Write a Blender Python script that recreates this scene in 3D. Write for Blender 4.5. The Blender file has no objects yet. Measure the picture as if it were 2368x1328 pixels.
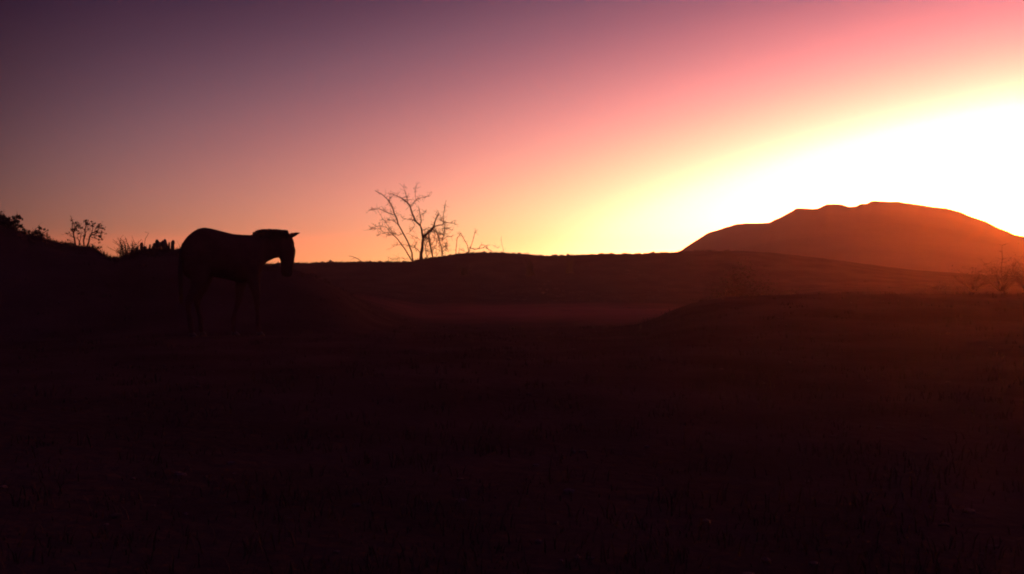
import bpy, bmesh, math, random
import numpy as np
from mathutils import Vector, Matrix, noise

random.seed(7)
S = bpy.context.scene
COL = S.collection
R = math.radians
PI = math.pi

# ------------------------------------------------------------------ camera
CAM_Z = 0.95
F = 2539.0            # focal length in photo pixels (frame 2368 x 1328, about 50 degrees wide)
HZ = 622.0            # photo row of the true horizon
PITCH = math.atan((664.0 - HZ) / F)
cam_d = bpy.data.cameras.new('camera')
cam_d.sensor_width = 36.0
cam_d.lens = F / 2368.0 * 36.0
cam_d.clip_start = 0.05
cam_d.clip_end = 6000
cam = bpy.data.objects.new('camera', cam_d)
cam.location = (0, 0, CAM_Z)
cam.rotation_euler = (PI / 2 - PITCH, 0, 0)
COL.objects.link(cam)
S.camera = cam

# ------------------------------------------------------------------ world: dusk sky, glow of the sun just gone behind the hill
GLOW_AZ = 24.5
w = bpy.data.worlds.new('World'); S.world = w
w.use_nodes = True
nt = w.node_tree; nt.nodes.clear()
N = nt.nodes.new; L = nt.links.new
def M(op, a, b=None, c=None, clamp=False):
    n = N('ShaderNodeMath'); n.operation = op; n.use_clamp = clamp
    for i, v in enumerate((a, b, c)):
        if v is None: continue
        if isinstance(v, (int, float)): n.inputs[i].default_value = v
        else: L(v, n.inputs[i])
    return n.outputs[0]
tc = N('ShaderNodeTexCoord')
rot = N('ShaderNodeVectorRotate'); rot.rotation_type = 'Z_AXIS'
rot.inputs['Angle'].default_value = R(GLOW_AZ)
L(tc.outputs['Generated'], rot.inputs['Vector'])
sx = N('ShaderNodeSeparateXYZ'); L(rot.outputs[0], sx.inputs[0])
DEG = 180 / PI
az = M('MULTIPLY', M('ARCTAN2', sx.outputs[0], sx.outputs[1]), DEG)
el = M('MULTIPLY', M('ARCSINE', sx.outputs[2]), DEG)
A_L, A_R, B_E, PW = 25.5, 15.0, 9.25, 1.3
azn = M('MAXIMUM', M('DIVIDE', az, -A_L), M('DIVIDE', az, A_R))
elp = M('MAXIMUM', el, 0.0)
eln = M('ADD', M('DIVIDE', elp, B_E), M('MULTIPLY', M('POWER', M('DIVIDE', elp, 13.5), 2.5), 0.24))
rho = M('POWER', M('ADD', M('POWER', azn, PW), M('POWER', eln, PW)), 1 / PW)
SKY = [  # rho, linear colour
    (0.00, (110, 11, 2.2)), (0.35, (52, 7, 2.0)), (0.62, (14, 3.4, 1.8)), (0.82, (4.0, 1.9, 1.3)),
    (1.00, (1.7, 1.04, 0.70)), (1.18, (1.22, 0.63, 0.46)), (1.40, (0.97, 0.37, 0.335)),
    (1.70, (0.56, 0.215, 0.225)), (1.95, (0.33, 0.140, 0.165)), (2.16, (0.205, 0.100, 0.128)),
    (2.45, (0.104, 0.056, 0.082)), (2.75, (0.050, 0.029, 0.050)), (3.15, (0.019, 0.012, 0.029)), (3.5, (0.017, 0.010, 0.028)),
    (4.3, (0.034, 0.015, 0.054)), (6.0, (0.095, 0.028, 0.105))]
def curve_channel(ch):
    # piecewise curve in log space so the ramp stays smooth over four decades
    n = N('ShaderNodeFloatCurve'); cv = n.mapping.curves[0]
    n.mapping.use_clip = False
    pts = [(r / 6.0, (math.log10(c[ch]) + 3) / 5) for r, c in SKY]
    cv.points[0].location = pts[0]; cv.points[1].location = pts[-1]
    for p in pts[1:-1]: cv.points.new(*p)
    n.mapping.update()
    L(M('MINIMUM', M('DIVIDE', rho, 6.0), 1.0), n.inputs['Value'])
    return M('POWER', 10.0, M('SUBTRACT', M('MULTIPLY', n.outputs[0], 5.0), 3.0))
r_, g_, b_ = (curve_channel(i) for i in range(3))
# air low over the horizon is warmer
low = M('POWER', 2.718, M('DIVIDE', M('MAXIMUM', el, 0.0), -3.6))
faint = M('SUBTRACT', 1.0, M('POWER', 2.718, M('MULTIPLY', rho, -0.9)))
lowf = M('MULTIPLY', low, faint)
# the hottest spot, where the sun has just dropped behind the right shoulder of the hill
daz = M('ADD', az, -3.2); del_ = M('ADD', el, -1.6)
lobe = M('POWER', 2.718, M('MULTIPLY', M('ADD', M('MULTIPLY', daz, daz), M('MULTIPLY', del_, del_)), -0.11))
r_ = M('ADD', r_, M('MULTIPLY', lobe, 300.0)); g_ = M('ADD', g_, M('MULTIPLY', lobe, 55.0)); b_ = M('ADD', b_, M('MULTIPLY', lobe, 2.0))
g2 = M('MULTIPLY', g_, M('ADD', 1.0, M('MULTIPLY', lowf, 0.40)))
b2 = M('MULTIPLY', b_, M('SUBTRACT', 1.0, M('MULTIPLY', lowf, 0.68)))
hi = M('MULTIPLY', M('POWER', M('DIVIDE', elp, 13.5), 2.0), M('GREATER_THAN', 24.0, el))
b2 = M('MULTIPLY', b2, M('ADD', 1.0, M('MULTIPLY', hi, 0.16)))
g2 = M('MULTIPLY', g2, M('SUBTRACT', 1.0, M('MULTIPLY', M('MINIMUM', hi, 1.0), 0.07)))
# faint unevenness of dusty air
nz = N('ShaderNodeTexNoise'); nz.inputs['Scale'].default_value = 2.2; nz.inputs['Detail'].default_value = 3
mp = N('ShaderNodeMapping'); mp.inputs['Scale'].default_value = (1, 1, 5)
L(tc.outputs['Generated'], mp.inputs[0]); L(mp.outputs[0], nz.inputs['Vector'])
side = M('DIVIDE', M('SUBTRACT', M('MULTIPLY', az, -1.0), 41.0), 14.0, clamp=True)
side = M('SUBTRACT', 1.0, M('MULTIPLY', M('MULTIPLY', side, side), 0.72))
wob = M('ADD', 0.965, M('MULTIPLY', nz.outputs['Fac'], 0.07))
cmb = N('ShaderNodeCombineColor')
for s, i in ((r_, 0), (g2, 1), (b2, 2)): L(M('MULTIPLY', M('MULTIPLY', s, wob), side), cmb.inputs[i])
bg = N('ShaderNodeBackground'); L(cmb.outputs[0], bg.inputs['Color']); bg.inputs['Strength'].default_value = 1.0
wo = N('ShaderNodeOutputWorld'); L(bg.outputs[0], wo.inputs['Surface'])
w.cycles.sampling_method = 'MANUAL'; w.cycles.sample_map_resolution = 1024

S.view_settings.view_transform = 'Standard'; S.view_settings.look = 'None'
S.view_settings.exposure = 0; S.view_settings.gamma = 1
S.cycles.use_denoising = True
S.cycles.volume_bounces = 1
S.cycles.max_bounces = 5
S.cycles.filter_width = 1.9
S.cycles.sample_clamp_indirect = 4

# ------------------------------------------------------------------ helpers
cp, sp_ = math.cos(PITCH), math.sin(PITCH)
def ray(px, py):
    a, b = (px - 1184.0) / F, -(py - 664.0) / F
    return Vector((a, cp + b * sp_, -sp_ + b * cp))   # y about 1
def at(px, py, Y):
    d = ray(px, py); return Vector((0, 0, CAM_Z)) + d * (Y / d.y)
def interp(tab, x): return float(np.interp(x, [t[0] for t in tab], [t[1] for t in tab]))
def smooth(a, b, x):
    t = min(1, max(0, (x - a) / (b - a))); return t * t * (3 - 2 * t)

def mat(name, c1, c2, scale=3.0, rough=0.95, bump=0.3, bscale=None, spec=0.2, detail=6):
    m = bpy.data.materials.new(name); m.use_nodes = True
    t = m.node_tree; n = t.nodes; b = n['Principled BSDF']
    co = n.new('ShaderNodeTexCoord')
    x = n.new('ShaderNodeTexNoise'); x.inputs['Scale'].default_value = scale; x.inputs['Detail'].default_value = detail
    t.links.new(co.outputs['Object'], x.inputs['Vector'])
    r = n.new('ShaderNodeValToRGB'); r.color_ramp.elements[0].color = (*c1, 1); r.color_ramp.elements[1].color = (*c2, 1)
    r.color_ramp.elements[0].position = 0.35; r.color_ramp.elements[1].position = 0.68
    t.links.new(x.outputs['Fac'], r.inputs[0]); t.links.new(r.outputs[0], b.inputs['Base Color'])
    b.inputs['Roughness'].default_value = rough
    b.inputs['Specular IOR Level'].default_value = spec
    if bump:
        y = n.new('ShaderNodeTexNoise'); y.inputs['Scale'].default_value = bscale or scale * 6; y.inputs['Detail'].default_value = 5
        t.links.new(co.outputs['Object'], y.inputs['Vector'])
        bu = n.new('ShaderNodeBump'); bu.inputs['Strength'].default_value = bump; bu.inputs['Distance'].default_value = 0.05
        t.links.new(y.outputs['Fac'], bu.inputs['Height']); t.links.new(bu.outputs[0], b.inputs['Normal'])
    return m
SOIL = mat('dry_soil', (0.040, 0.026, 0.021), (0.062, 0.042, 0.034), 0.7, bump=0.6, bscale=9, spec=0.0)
PAN_FLARE = mat('pan_flare_tint', (0.145, 0.058, 0.048), (0.19, 0.076, 0.063), 0.3, bump=0.15, bscale=6, spec=0.0)  # reddish tone puts the lens flare glow into the pan's colour
ROCKHILL = mat('hill_scrub', (0.05, 0.034, 0.026), (0.085, 0.058, 0.045), 0.05, bump=0.5, bscale=0.6, spec=0.0)
STONE = mat('weathered_stone', (0.06, 0.045, 0.036), (0.10, 0.075, 0.06), 6, spec=0.05)
BARK = mat('dry_bark', (0.05, 0.033, 0.026), (0.10, 0.07, 0.055), 14, bump=0.5)
TWIG = mat('twig_bark', (0.06, 0.038, 0.03), (0.09, 0.06, 0.05), 20, bump=0)
LEAF = mat('dusty_leaf', (0.035, 0.04, 0.02), (0.07, 0.075, 0.035), 8, rough=0.7, bump=0)
SUCC = mat('succulent_skin', (0.045, 0.06, 0.03), (0.07, 0.085, 0.045), 8, rough=0.6, bump=0.1)
GRASS = mat('dry_grass', (0.045, 0.036, 0.024), (0.075, 0.058, 0.036), 1.5, bump=0, spec=0.0)
COAT = mat('bay_coat', (0.042, 0.023, 0.020), (0.066, 0.036, 0.030), 5, rough=0.95, bump=0.08, bscale=120, spec=0.0)
HAIR = mat('dark_horse_hair', (0.022, 0.015, 0.013), (0.034, 0.023, 0.02), 30, rough=0.6, bump=0.3, bscale=60)
HOOF = mat('dark_hoof', (0.02, 0.017, 0.015), (0.035, 0.03, 0.025), 12, rough=0.5, bump=0)
EYE = mat('dark_eye', (0.008, 0.006, 0.005), (0.012, 0.009, 0.007), 12, rough=0.1, bump=0, spec=0.6)

class MB:
    def __init__(s): s.v = []; s.f = []
    def tube(s, pts, rad, n=6, cap=True):
        pts = [Vector(p) for p in pts]
        if isinstance(rad, (int, float)): rad = [rad] * len(pts)
        base = len(s.v); k = len(pts)
        up = Vector((0, 1, 0.13)).normalized()
        for i, p in enumerate(pts):
            t = (pts[min(i + 1, k - 1)] - pts[max(i - 1, 0)])
            t = t.normalized() if t.length > 1e-9 else Vector((0, 0, 1))
            a = t.cross(up)
            if a.length < 1e-3: a = t.cross(Vector((1, 0, 0)))
            a.normalize(); b = t.cross(a)
            for j in range(n):
                q = 2 * PI * j / n
                s.v.append(p + (a * math.cos(q) + b * math.sin(q)) * rad[i])
        for i in range(k - 1):
            for j in range(n):
                j2 = (j + 1) % n
                s.f.append((base + i * n + j, base + i * n + j2, base + (i + 1) * n + j2, base + (i + 1) * n + j))
        if cap:
            s.f.append(tuple(base + j for j in range(n))[::-1]); s.f.append(tuple(base + (k - 1) * n + j for j in range(n)))
    def quad(s, a, b, c, d):
        i = len(s.v); s.v += [a, b, c, d]; s.f.append((i, i + 1, i + 2, i + 3))
    def leaf(s, p, size, rnd=random):
        d = Vector((rnd.gauss(0, 1), rnd.gauss(0, 1), rnd.gauss(0, 1))).normalized()
        e = d.cross(Vector((rnd.gauss(0, 1), rnd.gauss(0, 1), rnd.gauss(0, 1)))).normalized()
        h = d * size; k = e * size * 0.42
        i = len(s.v); s.v += [p - h, p + k - h * .1, p + h, p - k - h * .1]; s.f.append((i, i + 1, i + 2, i + 3))
    def build(s, name, m, parent=None, smooth_=True, origin=None):
        me = bpy.data.meshes.new(name)
        o0 = Vector(origin) if origin is not None else (parent.location if parent is not None else Vector((0, 0, 0)))
        me.from_pydata([tuple(Vector(v) - o0) for v in s.v], [], s.f); me.materials.append(m)
        if smooth_: me.polygons.foreach_set('use_smooth', [True] * len(me.polygons))
        me.update()
        o = bpy.data.objects.new(name, me); COL.objects.link(o)
        if parent is not None: o.parent = parent
        elif origin is not None: o.location = o0
        return o
def tag(o, label=None, cat=None, group=None, kind=None):
    if label: o['label'] = label
    if cat: o['category'] = cat
    if group: o['group'] = group
    if kind: o['kind'] = kind
    return o
def thing(name, loc, label, cat, group=None):
    o = bpy.data.objects.new(name, None); o.location = loc; o.empty_display_size = 0.3
    COL.objects.link(o); return tag(o, label, cat, group)

# ------------------------------------------------------------------ terrain
RIDGE = [(-600, 613), (300, 612), (690, 610), (720, 609.3), (800, 607), (870, 608), (945, 607), (958, 605), (968, 602), (990, 598.5), (1020, 594.5),
         (1055, 588.5), (1100, 585.5), (1150, 585.5), (1200, 588), (1250, 592), (1290, 593), (1340, 590.5), (1400, 589), (1450, 588.3),
         (1500, 587), (1560, 584.5), (1600, 582), (1720, 581), (1800, 586), (1900, 598), (2000, 611), (2100, 624), (2250, 636), (2400, 644), (3200, 650)]
BERM = [(-3000, 770), (500, 768), (900, 764), (1250, 764), (1400, 762), (1470, 755), (1510, 741), (1550, 722), (1600, 704), (1680, 690),
        (1850, 683), (2100, 681), (2368, 679), (3200, 674)]
MOUND = [(-900, 455), (-200, 492), (0, 521), (41, 532), (61, 545), (102, 553), (142, 563), (173, 570), (213, 574), (234, 586), (250, 596), (274, 597), (290, 592), (317, 585), (333, 579), (386, 581), (415, 579), (480, 590), (560, 606), (640, 616), (720, 640), (820, 690), (920, 740), (1000, 780)]
R_RIDGE, R_BERM, R_MOUND = 70.0, 21.0, 23.0
def zrow(y, Y): return CAM_Z + (HZ - y) / F * Y
def fbm(x, y, sc, seed=0.0, oct_=4):
    v = 0; a = 1
    for i in range(oct_):
        v += a * noise.noise(Vector((x / sc, y / sc, seed + i * 7.3))); a *= .5; sc *= .5
    return v
def height(x, y):
    if y < 1.0: px = 1184 + F * x / max(0.5, 1.0 + 0.0 * y)
    else: px = 1184 + F * x / y
    px = max(-2800, min(3600, px))
    z = 0.05 * fbm(x, y, 6) * smooth(2, 9, math.hypot(x, y)) + 0.012 * fbm(x, y, 0.7, 3)
    Y = max(y, 0)
    # base: near flat, dips into the pan, back up towards the ridge
    pan = smooth(21, 27, Y) * (1 - smooth(46, 62, Y)) * smooth(820, 1000, px) * (1 - smooth(1750, 2000, px))
    z += -0.42 * pan
    # bank on the near side of the pan, rising to the right
    hb = zrow(interp(BERM, px), R_BERM)
    front = smooth(R_BERM - 9, R_BERM, Y); back = 1 - smooth(R_BERM + 0.5, R_BERM + 7, Y)
    z = z + (hb - 0.0) * front * back
    # far ridge that carries the bare tree
    hr = zrow(interp(RIDGE, px), R_RIDGE)
    s = smooth(R_RIDGE - 16, R_RIDGE, Y) * (1 - 0.75 * smooth(R_RIDGE + 3, R_RIDGE + 60, Y))
    rz = hr + 0.05 * fbm(x, y, 1.1, 9) * 1.0
    z = z * (1 - s) + rz * s
    # scrubby mound on the left behind the horse
    hm = zrow(interp(MOUND, px), R_MOUND)
    hm = max(hm, 0)
    s = smooth(R_MOUND - 6, R_MOUND, Y) * (1 - smooth(R_MOUND + 3, R_MOUND + 16, Y)) * (1 - smooth(760, 960, px))
    z = z * (1 - s) + (hm + 0.03 * fbm(x, y, 0.8, 5)) * s
    # small shelf the horse stands on
    z += 0.08 * math.exp(-((x + 4.2) ** 2 + (y - 16.6) ** 2) / 6.0)
    return z
def polar(name, rs, azs, fn, m):
    v = []; f = []
    na = len(azs)
    for r in rs:
        for a in azs:
            x, y = r * math.sin(a), r * math.cos(a)
            v.append((x, y, fn(x, y)))
    for i in range(len(rs) - 1):
        for j in range(na - 1):
            f.append((i * na + j, i * na + j + 1, (i + 1) * na + j + 1, (i + 1) * na + j))
    me = bpy.data.meshes.new(name); me.from_pydata(v, [], f); me.materials.append(m)
    me.polygons.foreach_set('use_smooth', [True] * len(me.polygons)); me.update()
    o = bpy.data.objects.new(name, me); COL.objects.link(o); return o
azs = list(np.radians(np.concatenate([np.linspace(-180, -40, 48)[:-1], np.linspace(-40, 40, 560), np.linspace(40, 180, 48)[1:]])))
rs = list(np.concatenate([[0.02], np.geomspace(0.4, 14, 60), np.linspace(14.2, 32, 80), np.linspace(32.5, 60, 40), np.linspace(60.5, 76, 50), np.geomspace(78, 520, 40)]))
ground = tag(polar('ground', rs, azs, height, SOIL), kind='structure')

# pan sheet just above the ground; its pale red stands in for lens flare
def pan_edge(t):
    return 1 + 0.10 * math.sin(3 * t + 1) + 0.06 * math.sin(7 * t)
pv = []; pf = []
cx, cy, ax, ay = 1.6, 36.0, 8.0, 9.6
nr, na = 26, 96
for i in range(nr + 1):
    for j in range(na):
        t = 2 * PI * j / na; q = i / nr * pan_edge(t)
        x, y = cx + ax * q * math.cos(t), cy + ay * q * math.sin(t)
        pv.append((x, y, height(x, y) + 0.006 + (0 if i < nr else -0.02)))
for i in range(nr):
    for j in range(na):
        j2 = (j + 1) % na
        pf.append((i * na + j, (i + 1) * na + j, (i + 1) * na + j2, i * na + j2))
me = bpy.data.meshes.new('pan_flare'); me.from_pydata(pv, [], pf); me.materials.append(PAN_FLARE)
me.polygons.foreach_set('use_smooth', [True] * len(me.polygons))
# the painted flare tone fades into the darker soil towards a ragged rim
t_ = PAN_FLARE.node_tree; bs = t_.nodes['Principled BSDF']; lk = bs.inputs['Base Color'].links[0]; src = lk.from_socket
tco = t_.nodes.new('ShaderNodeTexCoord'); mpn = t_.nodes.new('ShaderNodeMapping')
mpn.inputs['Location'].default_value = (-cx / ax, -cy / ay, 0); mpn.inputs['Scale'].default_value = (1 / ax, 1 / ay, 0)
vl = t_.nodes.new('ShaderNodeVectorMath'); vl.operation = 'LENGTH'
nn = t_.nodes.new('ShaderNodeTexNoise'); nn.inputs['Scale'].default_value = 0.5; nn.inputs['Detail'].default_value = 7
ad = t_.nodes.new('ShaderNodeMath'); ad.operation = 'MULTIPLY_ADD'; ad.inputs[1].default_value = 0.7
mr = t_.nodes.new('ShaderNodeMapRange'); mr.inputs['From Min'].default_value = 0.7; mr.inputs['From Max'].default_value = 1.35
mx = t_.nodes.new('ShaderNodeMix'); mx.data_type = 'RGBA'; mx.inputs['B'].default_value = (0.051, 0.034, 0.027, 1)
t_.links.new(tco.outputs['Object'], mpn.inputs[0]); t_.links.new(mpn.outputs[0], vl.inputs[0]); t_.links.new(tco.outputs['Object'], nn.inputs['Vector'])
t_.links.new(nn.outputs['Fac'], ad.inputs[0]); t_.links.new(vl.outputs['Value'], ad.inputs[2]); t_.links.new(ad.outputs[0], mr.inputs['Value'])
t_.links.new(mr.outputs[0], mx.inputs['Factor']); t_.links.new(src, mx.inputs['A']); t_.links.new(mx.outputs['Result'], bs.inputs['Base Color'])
pan_o = bpy.data.objects.new('pan_flare', me); COL.objects.link(pan_o); tag(pan_o, kind='structure')

# far hill
HILL = [(1380, 640), (1480, 618), (1540, 600), (1573.5, 581), (1610, 557), (1640, 540), (1673, 529), (1706, 520), (1740, 518.5), (1779, 517.5), (1805, 505),
        (1842, 484), (1865, 485.5), (1889.5, 486), (1911.6, 475), (1945, 476), (1963, 482), (1978, 481), (1989, 475), (2003, 474), (2014.5, 468), (2051, 470),
        (2077, 470), (2088, 473), (2106, 474), (2139, 478.5), (2187, 485), (2220, 493), (2246, 505), (2279, 514.5), (2308.5, 529), (2345, 544.7),
        (2368, 549), (2450, 566), (2600, 585), (2800, 600), (3000, 612), (3200, 625)]
R_HILL = 215.0
def hill_h(x, y):
    px = 1184 + F * x / y
    r = y
    k = 1 - smooth(R_HILL - 50, R_HILL - 2, r)
    pr = interp(HILL, px)
    if k > 0: pr = pr * (1 - k) + k * (sum(interp(HILL, px + q) for q in range(-200, 201, 40)) / 11 + 6)
    crest = zrow(pr, R_HILL)
    s = smooth(R_HILL - 98, R_HILL, r) ** 0.9 * (1 - smooth(R_HILL + 3, R_HILL + 95, r))
    gul = 1 - 0.12 * abs(fbm(x, y, 24, 2, 5)) * (1 - smooth(R_HILL - 42, R_HILL - 3, r))
    return -1.0 + (crest + 1.0 + 0.15 * fbm(x, y, 3.0, 4, 5) * (s > 0)) * s * gul
v = []; f = []
Ys = list(np.concatenate([np.linspace(110, 200, 60), np.linspace(201, 222, 30), np.linspace(226, 320, 26)]))
pxs = list(np.linspace(1380, 3200, 460))
for Yv in Ys:
    for p in pxs:
        x = (p - 1184) / F * Yv; v.append((x, Yv, hill_h(x, Yv)))
n_ = len(pxs)
for i in range(len(Ys) - 1):
    for j in range(n_ - 1): f.append((i * n_ + j, i * n_ + j + 1, (i + 1) * n_ + j + 1, (i + 1) * n_ + j))
me = bpy.data.meshes.new('hill'); me.from_pydata(v, [], f); me.materials.append(ROCKHILL)
me.polygons.foreach_set('use_smooth', [True] * len(me.polygons)); me.update()
hill = bpy.data.objects.new('hill', me); COL.objects.link(hill); tag(hill, kind='structure')

# ------------------------------------------------------------------ branches helpers
THICK = 0.88
def zc(zx, zy, ox, oy, sc): return (ox + zx * sc, oy + zy * sc)
def branch(mb, pts_px, Y, w0, w1, dy=0.0, jit=0.0, rnd=random, n=6):
    """pts in photo pixels; distance drifts by dy metres along it; widths in metres"""
    P = []
    k = len(pts_px)
    for i, (px, py) in enumerate(pts_px):
        t = i / max(1, k - 1)
        P.append(at(px, py, Y + dy * t + rnd.uniform(-jit, jit)))
    # subdivide for natural crookedness
    Q = [P[0]]
    for a, b in zip(P, P[1:]):
        m = (a + b) / 2; l = (b - a).length
        m = m + Vector((rnd.uniform(-1, 1), rnd.uniform(-1, 1), rnd.uniform(-1, 1))) * l * 0.05
        Q += [m, b]
    rad = [(w0 + (w1 - w0) * i / (len(Q) - 1)) * THICK for i in range(len(Q))]
    mb.tube(Q, rad, n)
    return Q
def twigs(mb, Q, count, ln, r, rnd, upb=0.3, depth=1):
    for _ in range(count):
        i = rnd.randrange(1, len(Q)); p = Q[i]
        d = Vector((rnd.gauss(0, 1), rnd.gauss(0, .8), rnd.gauss(upb, .7))).normalized()
        l = ln * rnd.uniform(.4, 1.1)
        m = p + d * l * .5 + Vector((0, 0, rnd.uniform(-.12, .12) * l)); e = p + d * l + Vector((0, 0, rnd.uniform(-.25, .2) * l))
        mb.tube([p, m, e], [r, r * .7, r * .35], 4)
        if depth > 0: twigs(mb, [p, m, e], 2, ln * .5, r * .6, rnd, upb, depth - 1)

# ------------------------------------------------------------------ bare tree on the ridge
rb = random.Random(3)
sc3 = 480 / 2361
def z3(l): return [zc(a, b, 780, 400, sc3) for a, b in l]
TY = 69.5
base = at(*z3([(955, 1000)])[0], TY); base.z = height(base.x, base.y) - 0.03
tree = thing('bare_tree', base, 'tall leafless multi-stemmed thorn tree on the ridge crest between horse and hill', 'tree')
tk = MB()
q_main = branch(tk, z3([(950, 1030), (952, 960), (962, 880), (968, 810), (975, 740), (960, 650), (945, 600)]), TY, .135, .052, 0.2)
branch(tk, z3([(868, 1040), (862, 1000), (850, 910), (800, 780), (750, 690), (700, 600)]), TY, .062, .042, -0.7)
branch(tk, z3([(862, 1040), (850, 1000), (800, 920), (740, 830), (700, 770), (650, 720)]), TY, .05, .034, 0.9)
branch(tk, z3([(1092, 1010), (1090, 970), (1075, 900), (1060, 830), (1050, 760), (1040, 700)]), TY, .052, .05, -0.4)
branch(tk, z3([(1186, 975), (1190, 940), (1190, 860), (1160, 770), (1140, 690), (1120, 640)]), TY, .048, .026, 0.5)
branch(tk, z3([(1042, 1010), (1035, 975), (1010, 930), (1000, 850)]), TY, .036, .026, -0.3)
tk.build('trunk', BARK, tree)
THICK = 1.15
br = MB()
BR = [
 ([(945, 600), (880, 540), (850, 460), (830, 380), (790, 330), (735, 290)], .048, .03, .9),
 ([(735, 290), (680, 265), (600, 240)], .022, .009, .5),
 ([(795, 325), (785, 250), (755, 165)], .018, .008, -.4),
 ([(835, 375), (870, 340), (895, 310), (885, 210), (905, 130)], .016, .007, .8),
 ([(895, 300), (960, 280), (1040, 268)], .012, .006, .3),
 ([(945, 600), (955, 540), (940, 470), (930, 400)], .026, .012, -.6),
 ([(950, 490), (1000, 440)], .01, .006, .2),
 ([(975, 745), (1010, 700), (1060, 650), (1100, 600), (1120, 530), (1160, 465)], .058, .022, -.8),
 ([(985, 720), (1030, 690), (1090, 640)], .05, .03, -.3),
 ([(1060, 650), (1130, 600), (1200, 590), (1215, 560), (1290, 570), (1380, 590)], .034, .009, -.4),
 ([(1190, 780), (1215, 690), (1215, 580), (1205, 480), (1220, 400), (1240, 310)], .022, .010, .5),
 ([(1215, 570), (1180, 540), (1175, 480)], .014, .008, .2),
 ([(700, 600), (680, 530), (650, 470), (630, 400), (600, 340), (560, 290), (510, 245), (430, 200)], .038, .014, -.9),
 ([(600, 340), (590, 290)], .012, .007, .1),
 ([(640, 480), (590, 460), (530, 435), (470, 405)], .022, .012, .6),
 ([(470, 410), (410, 420), (355, 430)], .011, .006, .2),
 ([(460, 430), (520, 530), (580, 610), (640, 690)], .008, .012, .3),
 ([(650, 720), (610, 680), (560, 620)], .028, .014, .3),
 ([(610, 680), (540, 680), (490, 640), (440, 635)], .012, .006, .4),
 ([(560, 620), (480, 600), (400, 620), (365, 650)], .012, .006, -.4),
 ([(700, 600), (640, 545), (580, 535)], .018, .008, .4),
 ([(640, 710), (560, 700), (500, 685), (450, 720)], .012, .006, .5),
 ([(750, 690), (700, 710), (640, 690)], .014, .008, .3),
 ([(880, 540), (820, 535), (740, 515)], .012, .006, -.3),
 ([(940, 760), (880, 730), (810, 690), (850, 640), (880, 600)], .012, .006, .5),
 ([(960, 930), (900, 860), (840, 840), (760, 815), (680, 820), (600, 860)], .02, .006, .6),
 ([(1190, 870), (1230, 830), (1240, 780)], .016, .008, .2),
 ([(1190, 900), (1235, 880), (1240, 830)], .014, .008, -.2),
 ([(1215, 640), (1260, 630), (1310, 650)], .012, .006, .2),
 ([(1190, 750), (1250, 730), (1300, 725)], .01, .005, .3),
 ([(1060, 830), (1100, 780), (1110, 700), (1090, 640)], .016, .01, .3),
 ([(1075, 900), (1120, 830), (1130, 760), (1160, 700)], .014, .008, -.3),
 ([(1000, 850), (1020, 790), (1060, 760)], .018, .012, .2),
 ([(1000, 850), (985, 780), (1010, 730)], .014, .010, .2),
 ([(1050, 760), (1020, 740), (1000, 700)], .02, .012, .1),
 ([(1090, 640), (1140, 690), (1200, 700)], .014, .008, .1),
 ([(900, 900), (880, 830), (900, 790)], .010, .006, .1),
 ([(1010, 960), (1060, 910), (1080, 880)], .014, .01, .1),
 ([(850, 985), (700, 965), (640, 985)], .008, .005, -.3),
]
for pts, w0, w1, dy in BR:
    Q = branch(br, z3(pts), TY + rb.uniform(-.5, .5) * 0.3, w0, w1, dy, 0.03, rb)
    twigs(br, Q, int(6 + (len(pts)) * 3.2), .38, max(.0085, w1 * .6), rb, .35, 1)
for _ in range(210):   # the dense knot of twigs right of the trunk
    p = at(*z3([(rb.uniform(985, 1235), rb.uniform(620, 930))])[0], TY + rb.uniform(-.6, .6))
    d = Vector((rb.gauss(0, 1), rb.gauss(0, 1), rb.gauss(.2, .8))).normalized() * rb.uniform(.15, .5)
    br.tube([p - d * .5, p + Vector((0, 0, .03)), p + d * .5], [.006, .009, .004], 4)
br.build('branches', BARK, tree)

# ------------------------------------------------------------------ small bare plants along the ridge
def bare_plant(name, lst, Y, label, cat, tw=2, ln=.2, group=None, rr=.6):
    b = at(*lst[0][0][0], Y); b.z = height(b.x, b.y)
    m = MB()
    for pts, w0, w1, dy in lst:
        Q = branch(m, pts, Y, w0, w1, dy, .02, rb)
        twigs(m, Q, tw, ln, w1 * rr, rb, .3, 1)
    o = m.build(name, TWIG, None, origin=b)
    return tag(o, label, cat, group)
bare_plant('bare_shrub', [(z3([(1350, 940), (1355, 820), (1370, 730), (1410, 680)]), .022, .010, .3),
    (z3([(1495, 935), (1480, 820), (1440, 750), (1410, 690)]), .024, .011, -.2),
    (z3([(1495, 920), (1530, 810), (1560, 700), (1570, 650)]), .020, .011, .4),
    (z3([(1500, 850), (1560, 870), (1620, 860), (1680, 840), (1740, 880), (1790, 915)]), .022, .012, .3),
    (z3([(1380, 925), (1390, 870), (1430, 880), (1450, 895)]), .014, .008, .2),
    (z3([(1600, 865), (1640, 820), (1690, 830), (1720, 870)]), .018, .010, .3),
    (z3([(1770, 825), (1830, 850)]), .006, .005, .1)], 69.6,
    'low leafless shrub of a few crooked stems just right of the bare tree', 'shrub', 9, .30, rr=.9)
bare_plant('dry_stalk', [(z3([(1893, 935), (1875, 820), (1865, 720)]), .010, .006, .1), (z3([(1880, 880), (1915, 860)]), .006, .004, .1)], 69.8,
    'single thin upright stalk right of the low leafless shrub on the ridge', 'dry plant', 1, .12)
bare_plant('fallen_branch', [(z3([(300, 1035), (240, 980), (180, 955), (130, 945)]), .022, .010, .3), (z3([(210, 965), (160, 985)]), .010, .006, .2)], 69.6,
    'bent dead branch arching out of the ridge between the horse and the bare tree', 'branch', 2, .15)
bare_plant('dry_stalk', [(z3([(585, 1030), (580, 960)]), .010, .006, .1)], 69.8, 'short unforked dead stalk on the ridge left of the bare tree', 'dry plant', 1, .12)
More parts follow.
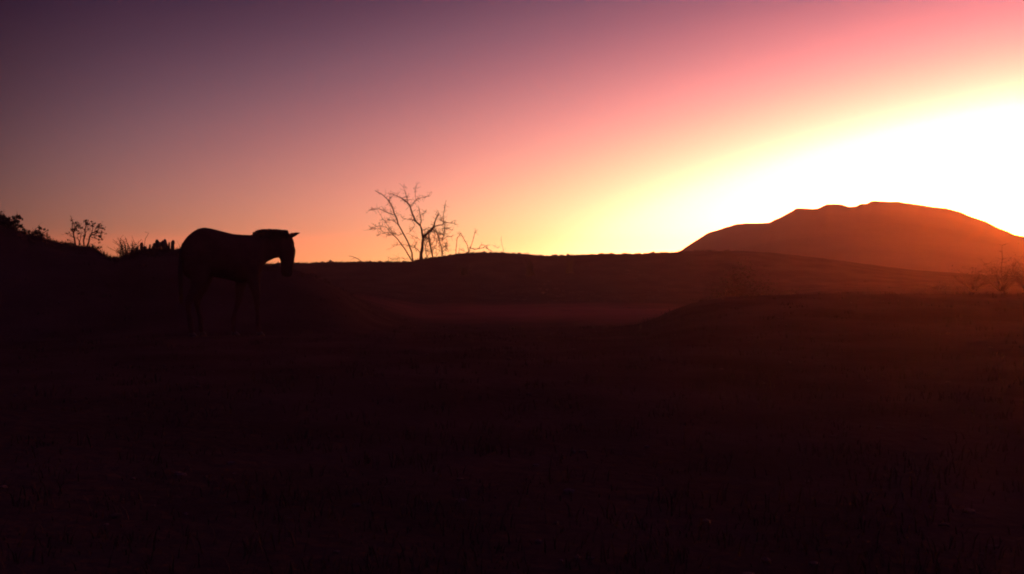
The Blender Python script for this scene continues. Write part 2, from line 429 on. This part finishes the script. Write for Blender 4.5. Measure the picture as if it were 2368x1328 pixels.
bare_plant('dry_stalk', [(z3([(712, 1030), (690, 920)]), .008, .005, .1), (z3([(730, 1020), (800, 965)]), .008, .005, .1)], 69.8,
    'forked dead stalk on the ridge nearest the left foot of the bare tree', 'dry plant', 2, .14)

# ------------------------------------------------------------------ scrub on the left mound
sc1 = 480 / 2361
def z1(l): return [zc(a, b, 0, 450, sc1) for a, b in l]
rl = random.Random(11)
def clump(mb, zx, zy, zr, Y, dens=1.0, size=.035):
    c = at(*z1([(zx, zy)])[0], Y); r = zr * sc1 / F * Y
    for _ in range(int(dens * 42 * (zr / 20) ** 2)):
        d = Vector((rl.gauss(0, .72), rl.gauss(0, .8), rl.gauss(0, .62))) * r
        mb.leaf(c + d, size * rl.uniform(.6, 1.2), rl)
MY = 23.2
def leafy(name, stems, clumps, Y, label, cat, size=.03, dens=1.0, filler=0):
    x, y = z1([stems[0][0][0]])[0]; b = at(x, y, Y); b.z = height(b.x, b.y)
    root = thing(name, b, label, cat)
    m = MB(); c = MB()
    for pts, w0, w1 in stems:
        Q = branch(m, z1(pts), Y, w0, w1, rl.uniform(-.3, .3), .02, rl)
        twigs(m, Q, 4, .14, w1 * .6, rl, .4, 1)
    for zx, zy, zr in clumps: clump(c, zx, zy, zr, Y + rl.uniform(-.25, .25), dens, size)
    m.build('stems', BARK, root); c.build('foliage', LEAF, root, False)
    return root
leafy('small_tree', [
    ([(870, 620), (850, 520), (835, 450), (850, 400), (880, 350)], .018, .009),
    ([(835, 440), (820, 380), (830, 320), (815, 280), (800, 240)], .009, .004),
    ([(905, 625), (900, 530), (880, 490)], .012, .006),
    ([(985, 620), (1010, 540), (1020, 480), (1040, 440), (1100, 420), (1150, 370)], .017, .006),
    ([(1040, 450), (1100, 465), (1150, 475)], .008, .004), ([(1030, 470), (1100, 440), (1180, 430)], .008, .004),
    ([(960, 620), (950, 520), (970, 460), (965, 400), (985, 340), (970, 300)], .016, .006),
    ([(1040, 440), (1055, 400), (1055, 340), (1040, 310)], .008, .004), ([(1075, 430), (1100, 370), (1160, 350)], .007, .004),
    ([(1030, 480), (1090, 500), (1120, 512), (1160, 515)], .007, .004), ([(960, 460), (1000, 400), (1000, 330)], .006, .004),
    ([(850, 500), (800, 450), (750, 435)], .005, .003), ([(860, 560), (810, 530), (770, 520)], .005, .003),
    ([(940, 600), (900, 560), (920, 480), (930, 430)], .008, .004)],
    [(880, 352, 24), (855, 400, 22), (828, 405, 16), (815, 288, 10), (970, 302, 14), (997, 335, 17), (1055, 350, 13), (1120, 362, 20), (1100, 422, 16),
     (1165, 435, 14), (1140, 480, 15), (1118, 515, 12), (1162, 508, 10), (830, 330, 12), (965, 402, 11), (905, 440, 9), (1040, 310, 8), (1170, 385, 10),
     (870, 320, 12), (950, 470, 9), (1010, 400, 9), (1085, 480, 9), (790, 430, 8), (770, 520, 8), (760, 440, 6), (1190, 400, 9), (1200, 370, 6), (1130, 545, 7), (1000, 300, 7), (930, 380, 8), (1075, 330, 8), (1150, 330, 7), (905, 560, 9), (1205, 450, 7)], MY,
    'small open-crowned tree with tufts of leaves at its branch ends on the left mound', 'tree', .026, .9)
leafy('leafy_shrub', [([(60, 430), (40, 330), (20, 260)], .02, .008), ([(130, 430), (150, 340), (200, 265)], .016, .006), ([(20, 420), (0, 330), (-60, 250)], .02, .008)],
    [(10, 258, 30), (-40, 270, 60), (55, 285, 20), (100, 290, 20), (165, 265, 17), (205, 255, 17), (238, 275, 13), (60, 320, 42), (150, 325, 40),
     (225, 355, 18), (0, 360, 70), (110, 380, 60), (245, 372, 12), (180, 300, 20), (-120, 300, 80)], MY,
    'dense leafy shrub cut by the left edge of the picture on top of the mound', 'shrub', .03, 1.3)
leafy('low_shrub', [([(330, 520), (350, 460), (290, 400)], .01, .004), ([(420, 520), (430, 450), (455, 370), (440, 350)], .01, .004), ([(460, 520), (490, 440), (545, 405)], .008, .004)],
    [(280, 408, 18), (300, 450, 28), (400, 430, 26), (452, 388, 17), (505, 395, 10), (540, 405, 7), (430, 440, 26), (370, 470, 34), (535, 468, 14), (480, 460, 24), (330, 420, 14),
     (555, 490, 9), (250, 430, 18), (450, 490, 30), (240, 350, 10)], MY,
    'low ragged shrub between the edge shrub and the small open tree on the mound', 'shrub', .026, 1.2)
leafy('low_shrub', [([(770, 620), (765, 590), (720, 545)], .007, .003), ([(770, 610), (800, 570), (830, 560)], .006, .003)],
    [(762, 572, 20), (705, 545, 10), (790, 555, 13), (735, 560, 12), (830, 570, 14), (690, 540, 8)], MY,
    'tiny leafy bush at the left foot of the small open tree', 'shrub', .022, 1.0)
leafy('low_shrub', [([(1100, 650), (1110, 620), (1130, 585)], .007, .003), ([(1060, 630), (1055, 590), (1040, 560)], .006, .003)],
    [(1130, 602, 16), (1060, 585, 15), (1090, 625, 16), (1150, 600, 7), (1040, 565, 8), (1215, 690, 10), (1180, 670, 10)], MY,
    'tiny leafy bush on the downslope right of the small open tree', 'shrub', .022, 1.0)
# twiggy shrub
b = at(*z1([(1450, 720)])[0], MY); b.z = height(b.x, b.y)
root = thing('twiggy_shrub', b, 'fine-twigged half bare shrub left of the thick-stemmed plant behind the horse', 'shrub')
m = MB(); c = MB()
for i in range(46):
    x0 = 1450 + rl.gauss(0, 50); ang = rl.gauss(0, .42); ln = rl.uniform(90, 225)
    x0 = max(1350, min(1560, x0)); y0 = 730
    ln *= 1.15; x1 = x0 + math.sin(ang) * ln * .5; y1 = y0 - math.cos(ang) * ln * .55
    x2 = x0 + math.sin(ang * 1.5) * ln + (1480 - x0) * -.2; y2 = y0 - ln * math.cos(ang)
    Q = branch(m, z1([(x0, y0), (x1, y1), (x2, y2)]), MY, .006, .0025, rl.uniform(-.4, .4), .02, rl)
    twigs(m, Q, 3, .09, .0022, rl, .5, 1)
for pts in ([(1620, 660), (1645, 560), (1655, 500), (1690, 440), (1650, 425)], [(1400, 660), (1370, 560), (1350, 510), (1330, 500)], [(1520, 640), (1530, 540), (1500, 470)]):
    branch(m, z1(pts), MY, .005, .0022, .1, .01, rl)
for zx, zy, zr in [(1360, 640, 28), (1400, 660, 32), (1460, 670, 30), (1520, 650, 26), (1390, 600, 16), (1440, 600, 14), (1550, 640, 24), (1340, 620, 12), (1500, 590, 12), (1410, 550, 8), (1540, 560, 10)]:
    clump(c, zx, zy, zr, MY, .7, .018)
m.build('stems', TWIG, root); c.build('foliage', LEAF, root, False)
# thick-stemmed succulent
b = at(*z1([(1800, 700)])[0], MY); b.z = height(b.x, b.y)
root = thing('succulent_shrub', b, 'clump of thick blunt upright succulent stems right behind the horse\'s rump', 'succulent')
def blunt(pts, w, Y):
    lean = rl.uniform(-14, 14); pts = [(a + lean * i * .6, b + rl.uniform(-14, 10) * (i == 2)) for i, (a, b) in enumerate(pts)]
    mm = MB(); P = [at(*q, Y) for q in z1(pts)]
    k = 9; Q = []; rad = []
    for i in range(k):
        t = i / (k - 1) * (len(P) - 1); a = int(min(t, len(P) - 2)); Q.append(P[a].lerp(P[a + 1], t - a))
        s = i / (k - 1); rad.append(w * rl.uniform(.85, 1.2) * (0.6 + .6 * math.sin(min(1, s * 1.1) * 2.2)) * (1 if i < k - 1 else .55))
    mm.tube(Q, rad, 8); mm.build('stem', SUCC, root)
for pts, w_ in [([(1560, 700), (1550, 650), (1540, 620)], .028), ([(1620, 700), (1618, 620), (1625, 550)], .030), ([(1665, 700), (1662, 630), (1650, 580)], .03),
              ([(1700, 700), (1702, 620), (1705, 570)], .018), ([(1745, 700), (1750, 600), (1770, 545)], .035), ([(1790, 700), (1795, 590), (1785, 520)], .036),
              ([(1820, 700), (1820, 600), (1812, 545)], .028), ([(1860, 700), (1868, 600), (1862, 520)], .040), ([(1900, 700), (1895, 590), (1880, 518)], .032),
              ([(1925, 700), (1922, 620), (1925, 540)], .018), ([(1965, 700), (1970, 620), (1975, 570), (1990, 520)], .034), ([(1975, 640), (1960, 580), (1955, 545)], .014),
              ([(2030, 700), (2035, 650), (2045, 625)], .028), ([(1590, 700), (1585, 660), (1580, 640)], .03), ([(2000, 700), (1998, 660), (2005, 640)], .03)]:
    blunt(pts, w_, MY + rl.uniform(-.25, .25))

mf = MB(); mt = MB()
for i in range(90):
    x0 = rl.uniform(1500, 2060); y0 = rl.uniform(655, 700); h = rl.uniform(15, 75) * (1 if rl.random() < .7 else 1.4); ang = rl.gauss(0, .35)
    Q = branch(mt, z1([(x0, y0), (x0 + math.sin(ang) * h * .5, y0 - h * .55), (x0 + math.sin(ang * 1.4) * h, y0 - h)]), MY + rl.uniform(-.5, .5), .007, .0035, 0, .01, rl)
    twigs(mt, Q, 3, .07, .003, rl, .5, 1)
    clump(mf, x0, y0 - h * .35, 15, MY + rl.uniform(-.5, .5), .8, .026)
mt.build('stems', TWIG, root); mf.build('foliage', LEAF, root, False)

# ------------------------------------------------------------------ right side thorn bushes
rr = random.Random(21)
def thorn_bush(name, px, pbase, ptop, half, Y, label, cat, n=60, lead=None, group=None, leafy_=0):
    b = at(px, pbase, Y); b.z = height(b.x, b.y) - .02
    root = thing(name, b, label, cat, group)
    m = MB(); c = MB()
    H = at(px, ptop, Y).z - b.z; Wd = half / F * Y; sz = Y / 26
    for i in range(n):
        a = rr.uniform(0, 2 * PI); sp = rr.random() ** .6
        tip = b + Vector((math.cos(a) * sp * Wd, math.sin(a) * sp * Wd, H * rr.uniform(.45, .95) * (1 - .45 * sp)))
        mid = b.lerp(tip, .5) + Vector((rr.gauss(0, .05), rr.gauss(0, .05), .12 * H))
        q = [b + Vector((rr.gauss(0, .04), rr.gauss(0, .04), 0)), mid, tip]
        m.tube(q, [.010 * sz, .006 * sz, .0028 * sz], 5)
        twigs(m, q, 8, .32 * H, .0028 * sz, rr, .3, 1)
        for _ in range(leafy_): c.leaf(tip + Vector((rr.gauss(0, 1), rr.gauss(0, 1), rr.gauss(0, 1))) * .12 * H, .022 * sz, rr)
    if lead:
        q = branch(m, lead, Y, .018, .007, 0, .01, rr)
        for i, p in enumerate(q[2:]):
            for _ in range(3):
                d = Vector((rr.choice((-1, 1)) * rr.uniform(.5, 1), rr.gauss(0, .6), rr.uniform(.1, .5))).normalized() * rr.uniform(.1, .42)
                m.tube([p, p + d * .6 + Vector((0, 0, .01)), p + d], [.007, .005, .003], 4)
    m.build('branches', TWIG, root)
    if leafy_: c.build('foliage', LEAF, root, False)
    return root
thorn_bush('thorn_tree', 2317, 680, 585, 92, 47.0, 'young thorn tree with one straight leading stem at the right edge', 'tree', 34,
           [(2316, 680), (2317, 640), (2318, 600), (2317, 568)])
thorn_bush('thorn_bush', 2250, 688, 612, 96, 45.0, 'open thorn bush left of the young straight-stemmed thorn tree', 'shrub', 30, leafy_=3)
thorn_bush('thorn_bush', 2380, 680, 582, 76, 44.0, 'thorn bush cut by the right edge of the picture', 'shrub', 30, leafy_=3)
thorn_bush('thorn_bush', 2175, 690, 648, 48, 48.0, 'lowest thorn bush, farthest left of those on the right bank', 'shrub', 22, leafy_=2)
thorn_bush('round_bush', 1715, 700, 606, 68, 30.0, 'rounded dark bush behind the near bank, below the foot of the hill', 'shrub', 70, leafy_=34)
thorn_bush('round_bush', 1820, 700, 652, 40, 29.0, 'small dark bush right of the rounded bush behind the near bank', 'shrub', 30, leafy_=10)
# scrub dots along the ridge face and on the plain
for i, (px, y0, hw, ht, Y, lb) in enumerate([(1225, 655, 22, 46, 60, 'tall dry tuft on the ridge face, left one of two below the saddle'), (1318, 650, 24, 50, 61, 'tall dry tuft on the ridge face, right one of two below the saddle'),
                                         (1075, 640, 26, 30, 60, 'low wide dry tuft on the ridge face below the low leafless shrub')]):
    b = at(px, y0, Y); b.z = height(b.x, b.y)
    m = MB()
    for _ in range(60):
        a = rr.uniform(0, 2 * PI); l = ht / F * Y * rr.uniform(.5, 1); s = hw / F * Y * rr.random()
        m.tube([b + Vector((rr.gauss(0, .12), rr.gauss(0, .12), 0)), b + Vector((math.cos(a) * s * .5, math.sin(a) * s * .5, l * .6)), b + Vector((math.cos(a) * s, math.sin(a) * s, l * .93))], [.012, .009, .004], 4)
    tag(m.build('grass_tuft', GRASS, None, origin=b), lb, 'grass tuft')

# ------------------------------------------------------------------ the horse
TH = R(30); D0 = 16.5
o0 = at(550, HZ, D0); hdir = Vector((math.cos(TH), math.sin(TH), 0)); hlat = Vector((-math.sin(TH), math.cos(TH), 0))
H_o = Vector((o0.x, o0.y, 0))
GZ = height(H_o.x, H_o.y)
def hp(px, py, lat=0.0):
    """photo pixel -> local (forward, lateral, up) on the sagittal plane shifted by lat"""
    d = ray(px, py); c = Vector((0, 0, CAM_Z)); q = H_o + hlat * 0
    t = (q - c).dot(hlat) / d.dot(hlat); p = c + d * t
    return Vector(((p - H_o).dot(hdir), lat, p.z - GZ))
hb = MB()
def ring_loft(mb, rings, n=20):
    """rings: centre, half axis a (vector), half axis b (vector)"""
    base = len(mb.v)
    for c, a, b_ in rings:
        for j in range(n):
            q = 2 * PI * j / n; mb.v.append(c + a * math.cos(q) + b_ * math.sin(q))
    for i in range(len(rings) - 1):
        for j in range(n):
            j2 = (j + 1) % n
            mb.f.append((base + i * n + j, base + i * n + j2, base + (i + 1) * n + j2, base + (i + 1) * n + j))
    mb.f.append(tuple(base + j for j in range(n))[::-1]); mb.f.append(tuple(base + (len(rings) - 1) * n + j for j in range(n)))
LAT = Vector((0, 1, 0))
def vstations(st):
    out = []
    for px, yt, yb, hw in st:
        a = hp(px, yt); b = hp(px, yb); out.append(((a + b) / 2, (a - b) / 2, LAT * hw))
    return out
def hstations(st):
    out = []
    for y, x0, x1, hw in st:
        a = hp(x0, y); b = hp(x1, y); out.append(((a + b) / 2, (a - b) / 2, LAT * hw))
    return out
ring_loft(hb, vstations([(418.5, 574, 606, .06), (421, 566, 622, .12), (428, 554, 638, .20), (436, 544.5, 645, .245), (446, 536, 648, .27), (458, 528.8, 646, .285), (472, 525.8, 642, .29),
    (489, 528.5, 640, .285), (512, 534.5, 644, .30), (538, 541, 650, .31), (560, 542.8, 652, .30), (578, 543.2, 650, .265), (590, 546, 644, .23), (600, 554, 634, .17), (606, 566, 622, .10)]))
ring_loft(hb, vstations([(560, 552, 640, .16), (578, 544, 634, .16), (592, 539.5, 624, .135), (606, 536, 613, .115), (620, 534.5, 605, .10), (634, 534, 598.5, .09), (648, 534.5, 596, .085), (660, 538, 588, .075), (668, 545, 578, .05)]))
ring_loft(hb, hstations([(537, 655, 663, .03), (541, 648, 669, .065), (548, 643, 673.5, .085), (560, 640.5, 677.5, .10), (570, 641, 680.5, .108), (579, 642.5, 683.5, .108), (588, 644.5, 682.5, .095),
    (598, 647, 681, .08), (609, 649.5, 680, .068), (618, 650, 679, .06), (626, 649.5, 679, .063), (633, 650.5, 678, .06), (638, 654, 675, .046), (640.5, 659, 670, .02)]))
def leg(pts, lat):
    """pts: (px, py, in-plane half width m, lateral half width m); y converted on the sagittal plane"""
    P = [(hp(a, b, lat * (1 - .12 * (i / len(pts)))), w0, w1) for i, (a, b, w0, w1) in enumerate(pts)]
    rings = []
    for i, (p, w0, w1) in enumerate(P):
        t = (P[min(i + 1, len(P) - 1)][0] - P[max(i - 1, 0)][0]).normalized()
        f_ = t.cross(LAT).normalized()
        rings.append((p, f_ * w0 * 1.14, LAT * w1 * 1.12))
    ring_loft(hb, rings, 14)
gy = 622 + (CAM_Z - GZ) * F / D0
HOOVES = []
def foot(x_f, lat, far=0):
    pass
legs = [
    ([(566, 600, .13, .09), (576, 632, .115, .085), (581, 652, .085, .07), (585, 672, .062, .055), (588, 692, .043, .042), (589, 701, .043, .044), (589, 710, .032, .032), (590, 728, .026, .025), (591, 738, .034, .032), (594, gy - 5, .03, .03)], -.135, 0),
    ([(562, 600, .13, .09), (565, 632, .11, .08), (563, 652, .083, .068), (560, 672, .06, .053), (558, 692, .043, .042), (556, 701, .043, .043), (553, 710, .032, .032), (547, 728, .026, .025), (545, 738, .034, .032), (547, gy - 5, .03, .03)], .135, 0),
    ([(450, 590, .20, .12), (452, 622, .175, .115), (456, 645, .12, .09), (449, 664, .08, .065), (438, 682, .058, .048), (431, 696, .052, .042), (430, 706, .040, .036), (432, 724, .03, .029), (434, 736, .037, .035), (438, gy - 5, .032, .032)], -.145, 0),
    ([(455, 590, .19, .12), (466, 622, .17, .115), (478, 645, .12, .09), (474, 664, .08, .065), (466, 682, .058, .048), (461, 696, .052, .042), (461, 706, .040, .036), (465, 724, .03, .029), (468, 736, .037, .035), (472, gy - 5, .032, .032)], .145, 0)]
for p, lat, _ in legs:
    leg(p, lat); HOOVES.append((p[-1][0], lat))
# ears
for s in (-1, 1):
    b0 = hp(667, 549, s * .055); t0 = hp(691, 538.5, s * .085)
    mdl = b0.lerp(t0, .55) + Vector((0, s * .01, .012))
    ax_ = (t0 - b0).normalized(); sd = ax_.cross(LAT).normalized()
    ring_loft(hb, [(b0, sd * .030, LAT * .026), (b0.lerp(mdl, .5), sd * .036, LAT * .024), (mdl, sd * .034, LAT * .022), (t0, sd * .007, LAT * .004)], 10)
horse = thing('horse', Vector((H_o.x, H_o.y, GZ)), 'dark horse walking right with neck level and head hanging down, between mound and ridge', 'horse')
horse.rotation_euler = (0, 0, TH)
body = hb.build('body', COAT, horse, origin=(0, 0, 0))
body.location = (0, 0, 0)
rm = body.modifiers.new('remesh', 'REMESH'); rm.mode = 'VOXEL'; rm.voxel_size = .014; rm.use_smooth_shade = True
sm = body.modifiers.new('smooth', 'SMOOTH'); sm.factor = .6; sm.iterations = 9
# mane, forelock, tail, hooves, eyes
mm = MB()
rh = random.Random(5)
for i in range(420):
    t = rh.random(); px = 588 + t * 77
    top = interp([(588, 541), (594, 536), (600, 533.0), (614, 531.2), (640, 532), (663, 534)], px)
    s = rh.choice((-1, 1)); lat = rh.uniform(.0, .03) * s
    a = hp(px, top + 5, lat * .6); b = hp(px - rh.uniform(-1, 4), top + rh.uniform(-1.2, 1.5), lat); c_ = hp(px + rh.uniform(-3, 3), top + rh.uniform(10, 30), s * rh.uniform(.07, .11))
    mm.tube([a, b, (b + c_) / 2 + Vector((0, s * .03, .02)), c_], [.007, .008, .006, .002], 4)
mm.build('mane', HAIR, horse, origin=(0, 0, 0)).location = (0, 0, 0)
mm = MB()
for i in range(60):
    s = rh.uniform(-1, 1)
    mm.tube([hp(664, 540, s * .03), hp(672 + rh.uniform(-1, 1.5), 547, s * .035), hp(678 + rh.uniform(-1, 1), 566 + rh.uniform(-4, 8), s * .05)], [.006, .006, .002], 4)
mm.build('forelock', HAIR, horse, origin=(0, 0, 0)).location = (0, 0, 0)
mm = MB()
for i in range(170):
    a = rh.uniform(0, 2 * PI); q = rh.random() ** .5
    ox, oy = math.cos(a) * q, math.sin(a) * q
    e = rh.uniform(650, 705)
    mm.tube([hp(424 + ox, 562, oy * .015), hp(418.5 + ox * 2, 580, oy * .03), hp(417 + ox * 3.5, 610, oy * .045), hp(417 + ox * 5, 645, oy * .06), hp(419 + ox * 3.5, e, oy * .04)], [.010, .009, .007, .004, .0015], 4)
mm.build('tail', HAIR, horse, origin=(0, 0, 0)).location = (0, 0, 0)
for px, lat in HOOVES:
    mm = MB(); c0 = hp(px, gy - 6, lat * .89); g = Vector((c0.x, c0.y, 0))
    gw = H_o + hdir * c0.x + hlat * c0.y; dz = height(gw.x, gw.y) - GZ - .01
    g.z = dz
    ring_loft(mm, [(g + Vector((.022, 0, 0)), Vector((.064, 0, 0)), LAT * .055), (g + Vector((.018, 0, .02)), Vector((.06, 0, 0)), LAT * .052), (Vector((c0.x + .004, c0.y, max(c0.z, g.z + .06))), Vector((.042, 0, 0)), LAT * .038)], 16)
    mm.build('hoof', HOOF, horse, origin=(0, 0, 0)).location = (0, 0, 0)
for s in (-1, 1):
    mm = MB(); c0 = hp(668, 570, s * .098)
    rings = []
    for i in range(7):
        ph = -PI / 2 + PI * (i + .3) / 6.6
        rings.append((c0 + Vector((0, 0, .02 * math.sin(ph))), Vector((.02 * math.cos(ph), 0, 0)), LAT * .016 * math.cos(ph)))
    ring_loft(mm, rings, 10); mm.build('eye', EYE, horse, origin=(0, 0, 0)).location = (0, 0, 0)

# ------------------------------------------------------------------ ground cover: dry grass, pebbles
rg = random.Random(99)
gm = MB()
def blades(x, y, n, h, sp):
    z = height(x, y)
    for _ in range(n):
        a = rg.uniform(0, 2 * PI); l = h * rg.uniform(.5, 1.1); bx, by = x + rg.gauss(0, sp), y + rg.gauss(0, sp)
        d = Vector((math.cos(a), math.sin(a), 0)); s_ = d.cross(Vector((0, 0, 1))) * (.0028 + y * .00012)
        p = Vector((bx, by, z - .01)); q = p + d * l * .2 + Vector((0, 0, l * .6)); e = p + d * l * .55 + Vector((0, 0, l))
        i = len(gm.v); gm.v += [p - s_, p + s_, q + s_ * .7, q - s_ * .7, e]
        gm.f += [(i, i + 1, i + 2, i + 3), (i + 3, i + 2, i + 4)]
for _ in range(3400):
    u = rg.random(); r = 2.5 + 60 * u ** 1.5; a = R(rg.uniform(-34, 34)); x, y = r * math.sin(a), r * math.cos(a)
    if ((x - cx) / ax) ** 2 + ((y - cy) / ay) ** 2 < 1.1: continue
    blades(x, y, rg.randint(8, 16), rg.uniform(.03, .10), .05 + .05 * rg.random())
for _ in range(700):    # tufts that roughen the crest of the far ridge
    px = rg.uniform(640, 1700); Y = R_RIDGE + rg.uniform(-.5, 3)
    blades((px - 1184) / F * Y, Y, rg.randint(4, 9), rg.choice((.05, .07, .10, .16)), .08)
for _ in range(1100):   # ragged growth along the crest of the mound
    px = rg.uniform(-60, 640); Y = R_MOUND + rg.uniform(-1.2, 1.2)
    blades((px - 1184) / F * Y, Y, rg.randint(5, 10), rg.choice((.03, .05, .05, .09)), .05)
gm.build('grass', GRASS, None, False)
tag(bpy.data.objects['grass'], 'short dry grass scattered over the dark ground', 'grass', kind='stuff')
pm = MB()
ico = [Vector(v_) for v_ in [(0, 0, 1), (.9, 0, .45), (.28, .85, .45), (-.72, .53, .45), (-.72, -.53, .45), (.28, -.85, .45), (.72, .53, -.45), (-.28, .85, -.45), (-.9, 0, -.45), (-.28, -.85, -.45), (.72, -.53, -.45), (0, 0, -1)]]
icf = [(0, 1, 2), (0, 2, 3), (0, 3, 4), (0, 4, 5), (0, 5, 1), (1, 6, 2), (2, 7, 3), (3, 8, 4), (4, 9, 5), (5, 10, 1), (2, 6, 7), (3, 7, 8), (4, 8, 9), (5, 9, 10), (1, 10, 6), (11, 7, 6), (11, 8, 7), (11, 9, 8), (11, 10, 9), (11, 6, 10)]
def pebble(x, y, s):
    z = height(x, y); i = len(pm.v); sc = Vector((rg.uniform(.7, 1.4), rg.uniform(.7, 1.4), rg.uniform(.4, .8))) * s
    for v_ in ico: pm.v.append(Vector((x + v_.x * sc.x * rg.uniform(.8, 1.15), y + v_.y * sc.y * rg.uniform(.8, 1.15), z + v_.z * sc.z + sc.z * .3)))
    pm.f += [(i + a, i + b, i + c) for a, b, c in icf]
for _ in range(600):
    r = 2 + 45 * rg.random() ** 1.4; a = R(rg.uniform(-34, 34)); pebble(r * math.sin(a), r * math.cos(a), rg.uniform(.006, .022) * (1 + r * .02))
for _ in range(700):   # stones along the crest of the ridge
    px = rg.uniform(640, 1640); Y = R_RIDGE + rg.uniform(-.5, 3); pebble((px - 1184) / F * Y, Y, rg.choice((.04, .06, .08, .13)) * rg.uniform(.6, 1.2))
pm.build('stones', STONE, None, False)
tag(bpy.data.objects['stones'], 'small loose stones strewn over the ground and ridge', 'stones', kind='stuff')

# ------------------------------------------------------------------ haze
hz = MB()
X0, X1, Y0, Y1, Z0, Z1 = -600, 600, -600, 600, -3, 17
V8 = [(X0, Y0, Z0), (X1, Y0, Z0), (X1, Y1, Z0), (X0, Y1, Z0), (X0, Y0, Z1), (X1, Y0, Z1), (X1, Y1, Z1), (X0, Y1, Z1)]
hz.v = [Vector(v_) for v_ in V8]; hz.f = [(3, 2, 1, 0), (4, 5, 6, 7), (0, 1, 5, 4), (1, 2, 6, 5), (2, 3, 7, 6), (3, 0, 4, 7)]
hm = bpy.data.materials.new('glare_haze'); hm.use_nodes = True
t = hm.node_tree; t.nodes.clear()
o_ = t.nodes.new('ShaderNodeOutputMaterial'); pvn = t.nodes.new('ShaderNodeVolumePrincipled')
pvn.inputs['Color'].default_value = (0.95, 0.60, 0.62, 1)  # tinted volume added to imitate the lens's veiling glare
pvn.inputs['Density'].default_value = 0.00095
pvn.inputs['Anisotropy'].default_value = 0.8
t.links.new(pvn.outputs[0], o_.inputs['Volume'])
ho = hz.build('haze', hm, None, False)
tag(ho, 'thin tinted haze added over the whole scene in place of lens glare', 'haze', kind='stuff')
